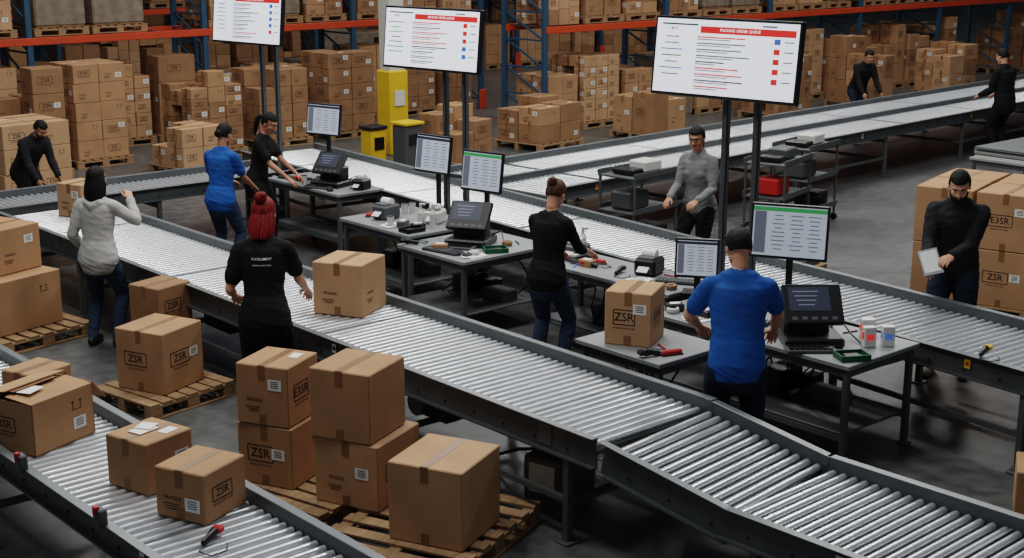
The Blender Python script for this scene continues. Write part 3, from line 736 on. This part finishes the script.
    mb.tube([(-.024,.082,-.056),(-.008,.092,-.053),(.008,.092,-.053),(.024,.082,-.056)],[.003,.0055,.0055,.003],'lips',8)
    mb.tube([(-.02,.083,-.061),(0,.0925,-.063),(.02,.083,-.061)],[.003,.006,.003],'lips',8)
    if glasses:
        for k in(-1,1):
            mb.tube([(k*.031+.022*math.cos(t),.098,.008+.016*math.sin(t)) for t in [i*math.pi/5 for i in range(11)]],[.002]*11,'plastic_black',5); mb.tube([(k*.053,.096,.012),(k*.08,.0,.012)],[.002,.002],'plastic_black',5)
        mb.tube([(-.01,.1,.012),(.01,.1,.012)],[.002,.002],'plastic_black',5)
    vs,fs=ellgeo((0,0,0),(1,1,1),56); long_=hairstyle!='short'
    out=[]
    for v in vs:
        d=v.normalized(); r=V((d.x*.087,d.y*.108-.014,d.z*.110+.026)); k=1.0
        hl=.42-.10*abs(d.x)
        front=d.y>.28 and d.z<hl; low=d.z<(-.62 if long_ else -.50); side=abs(d.x)>.55 and d.y>-.25 and d.z<-.15
        if front or low or side: k=.80
        nn=noise.noise(V((d.x*14,d.y*14,d.z*3)))*.006; c0=V((0,-.014,.026)); out.append(c0+(r-c0)*k+d*nn)
    mb.geo(out,fs,hair,True)
    if hairstyle=='long':
        for i in range(11):
            a=math.pi*(1.0+.1*i); x=math.cos(a)*.072; y=math.sin(a)*.085-.01
            mb.tube([(x*.95,y,.03),(x*1.12,y*1.1-.005,-.05),(x*1.15,y*1.05-.02,-.13),(x*.95,y*.95-.035,-.21),(x*.8,y*.9-.04,-.27)],[.022,.027,.027,.022,.008],hair,10)
    if hairstyle=='bun': mb.ell((0,-.115,.085),(.045,.04,.042),hair,16); mb.ell((.012,-.135,.095),(.03,.025,.028),hair,12); mb.ell((-.012,-.13,.07),(.03,.025,.026),hair,12)
    if hairstyle=='lowbun': mb.ell((0,-.125,-.01),(.048,.04,.045),hair,16); mb.ell((.01,-.145,0),(.03,.025,.028),hair,12)
    if hairstyle=='pony':
        mb.tube([(0,-.10,.03),(0,-.15,.025),(0.01,-.17,-.02),(.015,-.16,-.10),(.01,-.145,-.18),(0,-.135,-.24)],[.022,.026,.033,.033,.024,.007],hair,12)
    if hairstyle=='redlong':
        mb.ell((0,-.11,.11),(.048,.042,.042),hair,16); mb.ell((.018,-.125,.125),(.03,.03,.028),hair,12)
        for i in range(9):
            a=math.pi*(1.08+.105*i); x=math.cos(a)*.07; y=math.sin(a)*.08-.01
            mb.tube([(x*.95,y,.02),(x*1.1,y*1.1,-.05),(x*1.1,y*1.1-.01,-.12),(x*.9,y*1.0-.03,-.185)],[.02,.026,.024,.008],hair,10)
    if beard:
        mb.tube([(-.062,.02,-.045),(-.045,.055,-.08),(0,.078,-.098),(.045,.055,-.08),(.062,.02,-.045)],[.012,.02,.024,.02,.012],hair,10)
        mb.tube([(-.026,.088,-.048),(0,.098,-.044),(.026,.088,-.048)],[.004,.006,.004],hair,8)
    mb.M=old
    ob=mb.obj(name,loc,facing-90); ob.scale=(s,s,s); return ob
person('warehouse_worker',(7.02,5.72,0),42,1.80,'cloth_blue','denim_dark','skin_light','hair_black','short',(-.24,.36,1.02),(.26,.40,1.00),lean=8,head=(12,-22),bulk=.008,hemlen=-.05,lp=(-1,-.4,-.5),rp=(1,-.4,-.5))
person('warehouse_worker',(7.80,8.4,0),18,1.68,'cloth_black','denim','skin_light','hair_brown','bun',(-.14,.38,1.04),(.18,.42,1.06),lean=6,head=(0,-25),sleeve='three',female=True,hemlen=-.05,bulk=.006)
person('warehouse_worker',(5.24,8.74,0),52,1.80,'cloth_black','trouser_black','skin_light','hair_red','redlong',(-.24,.20,1.0),(.26,.38,1.0),lean=7,head=(-10,-18),female=True,hemlen=-.08,bulk=.006,backtext=(('FULFILLMENT',.024),('WAREHOUSE TEAM',.015)))
person('warehouse_worker',(5.34,11.72,0),38,1.64,'cloth_white','denim','skin_light','hair_black','long',(-.22,.10,.93),(.20,.30,1.40),lean=2,head=(-10,0),sleeve='long',female=True,hemlen=-.08,bulk=.014,collar='hood',rp=(.6,-.1,-.8))
person('warehouse_worker',(7.52,13.32,0),25,1.66,'cloth_blue','denim','skin_mid','hair_black','lowbun',(-.14,.34,1.04),(.16,.38,1.0),lean=5,head=(0,-18),female=True,hemlen=-.06,bulk=.008)
person('warehouse_worker',(8.42,14.0,0),-52,1.66,'cloth_black','trouser_black','skin_mid','hair_black','pony',(-.10,.42,.98),(.18,.40,.98),lean=10,head=(-15,-25),female=True)
person('warehouse_worker',(10.98,9.55,0),192,1.72,'cloth_grey','trouser_black','skin_mid','hair_black','pony',(-.16,.30,1.02),(.16,.32,1.02),lean=4,head=(8,-12),sleeve='long',female=True,collar='collar',glasses=True,bulk=.010,hemlen=-.06)
person('warehouse_worker',(10.38,6.16,0),205,1.80,'cloth_charcoal','denim_dark','skin_light','hair_black','short',(-.02,.40,1.10),(.16,.42,1.03),lean=8,head=(5,-28),sleeve='long',bulk=.016,collar='collar',beard=True,hemlen=-.08,shoe='shoe_light')
person('warehouse_worker',(6.86,16.92,0),-75,1.56,'cloth_charcoal','trouser_black','skin_mid','hair_black','short',(-.16,.42,.80),(.2,.42,.80),lean=32,head=(0,-35),sleeve='long',bulk=.016,collar='collar',beard=True,crouch=.04)
person('warehouse_worker',(21.3,12.0,0),80,1.76,'cloth_black','trouser_black','skin_light','hair_black','short',(-.2,.3,1.0),(.2,.3,1.0),lean=5,sleeve='long',bulk=.02)
person('warehouse_worker',(21.6,15.0,0),250,1.62,'cloth_black','denim_dark','skin_mid','hair_black','short',(-.2,.4,.85),(.2,.4,.85),lean=25,head=(0,-20),sleeve='long',bulk=.016)
mb=MB(); mb.box((0,0,0),(.16,.28,.012),'plastic_grey',.004); mb.box((0,0,.008),(.13,.23,.003),'table_top'); ob=mb.obj('tablet',(9.88,6.08,1.08)); ob.rotation_euler=(math.radians(35),math.radians(-15),math.radians(-50))
# ------------------------------------------------------------------ lights
def area(name,loc,sx,sy,e,col=(1,.985,.96)):
    l=bpy.data.lights.new(name,'AREA'); l.shape='RECTANGLE'; l.size=sx; l.size_y=sy; l.energy=e; l.color=col
    o=bpy.data.objects.new(name,l); o.location=loc; scene.collection.objects.link(o)
for i,(x,y) in enumerate(((3,8),(9,8),(15,8),(6,14),(13,15),(20,14),(10,20.5),(18,22),(27,16),(30,24))):
    mb=MB(); mb.box((0,0,.06),(1.5,3.0,.08),'white_paint',.02); mb.obj('ceiling_light',(x,y,8.5))
    area('ceiling_lamp',(x,y,8.45),1.4,2.9,300 if i<6 else 170)
w=bpy.data.worlds.new('World'); scene.world=w; w.use_nodes=True; w.node_tree.nodes['Background'].inputs[0].default_value=(.84,.91,1,1); w.node_tree.nodes['Background'].inputs[1].default_value=.16
f=1400; pitch=math.atan(355/1400)
cam=bpy.data.cameras.new('camera'); co=bpy.data.objects.new('camera',cam); scene.collection.objects.link(co)
co.location=(0,0,3.75); co.rotation_euler=(math.pi/2-pitch,0,math.radians(-41.3)); cam.lens=f*36/1024; cam.clip_end=200; scene.camera=co
scene.view_settings.view_transform='Filmic'; scene.view_settings.look='Medium High Contrast'; scene.view_settings.exposure=-.05
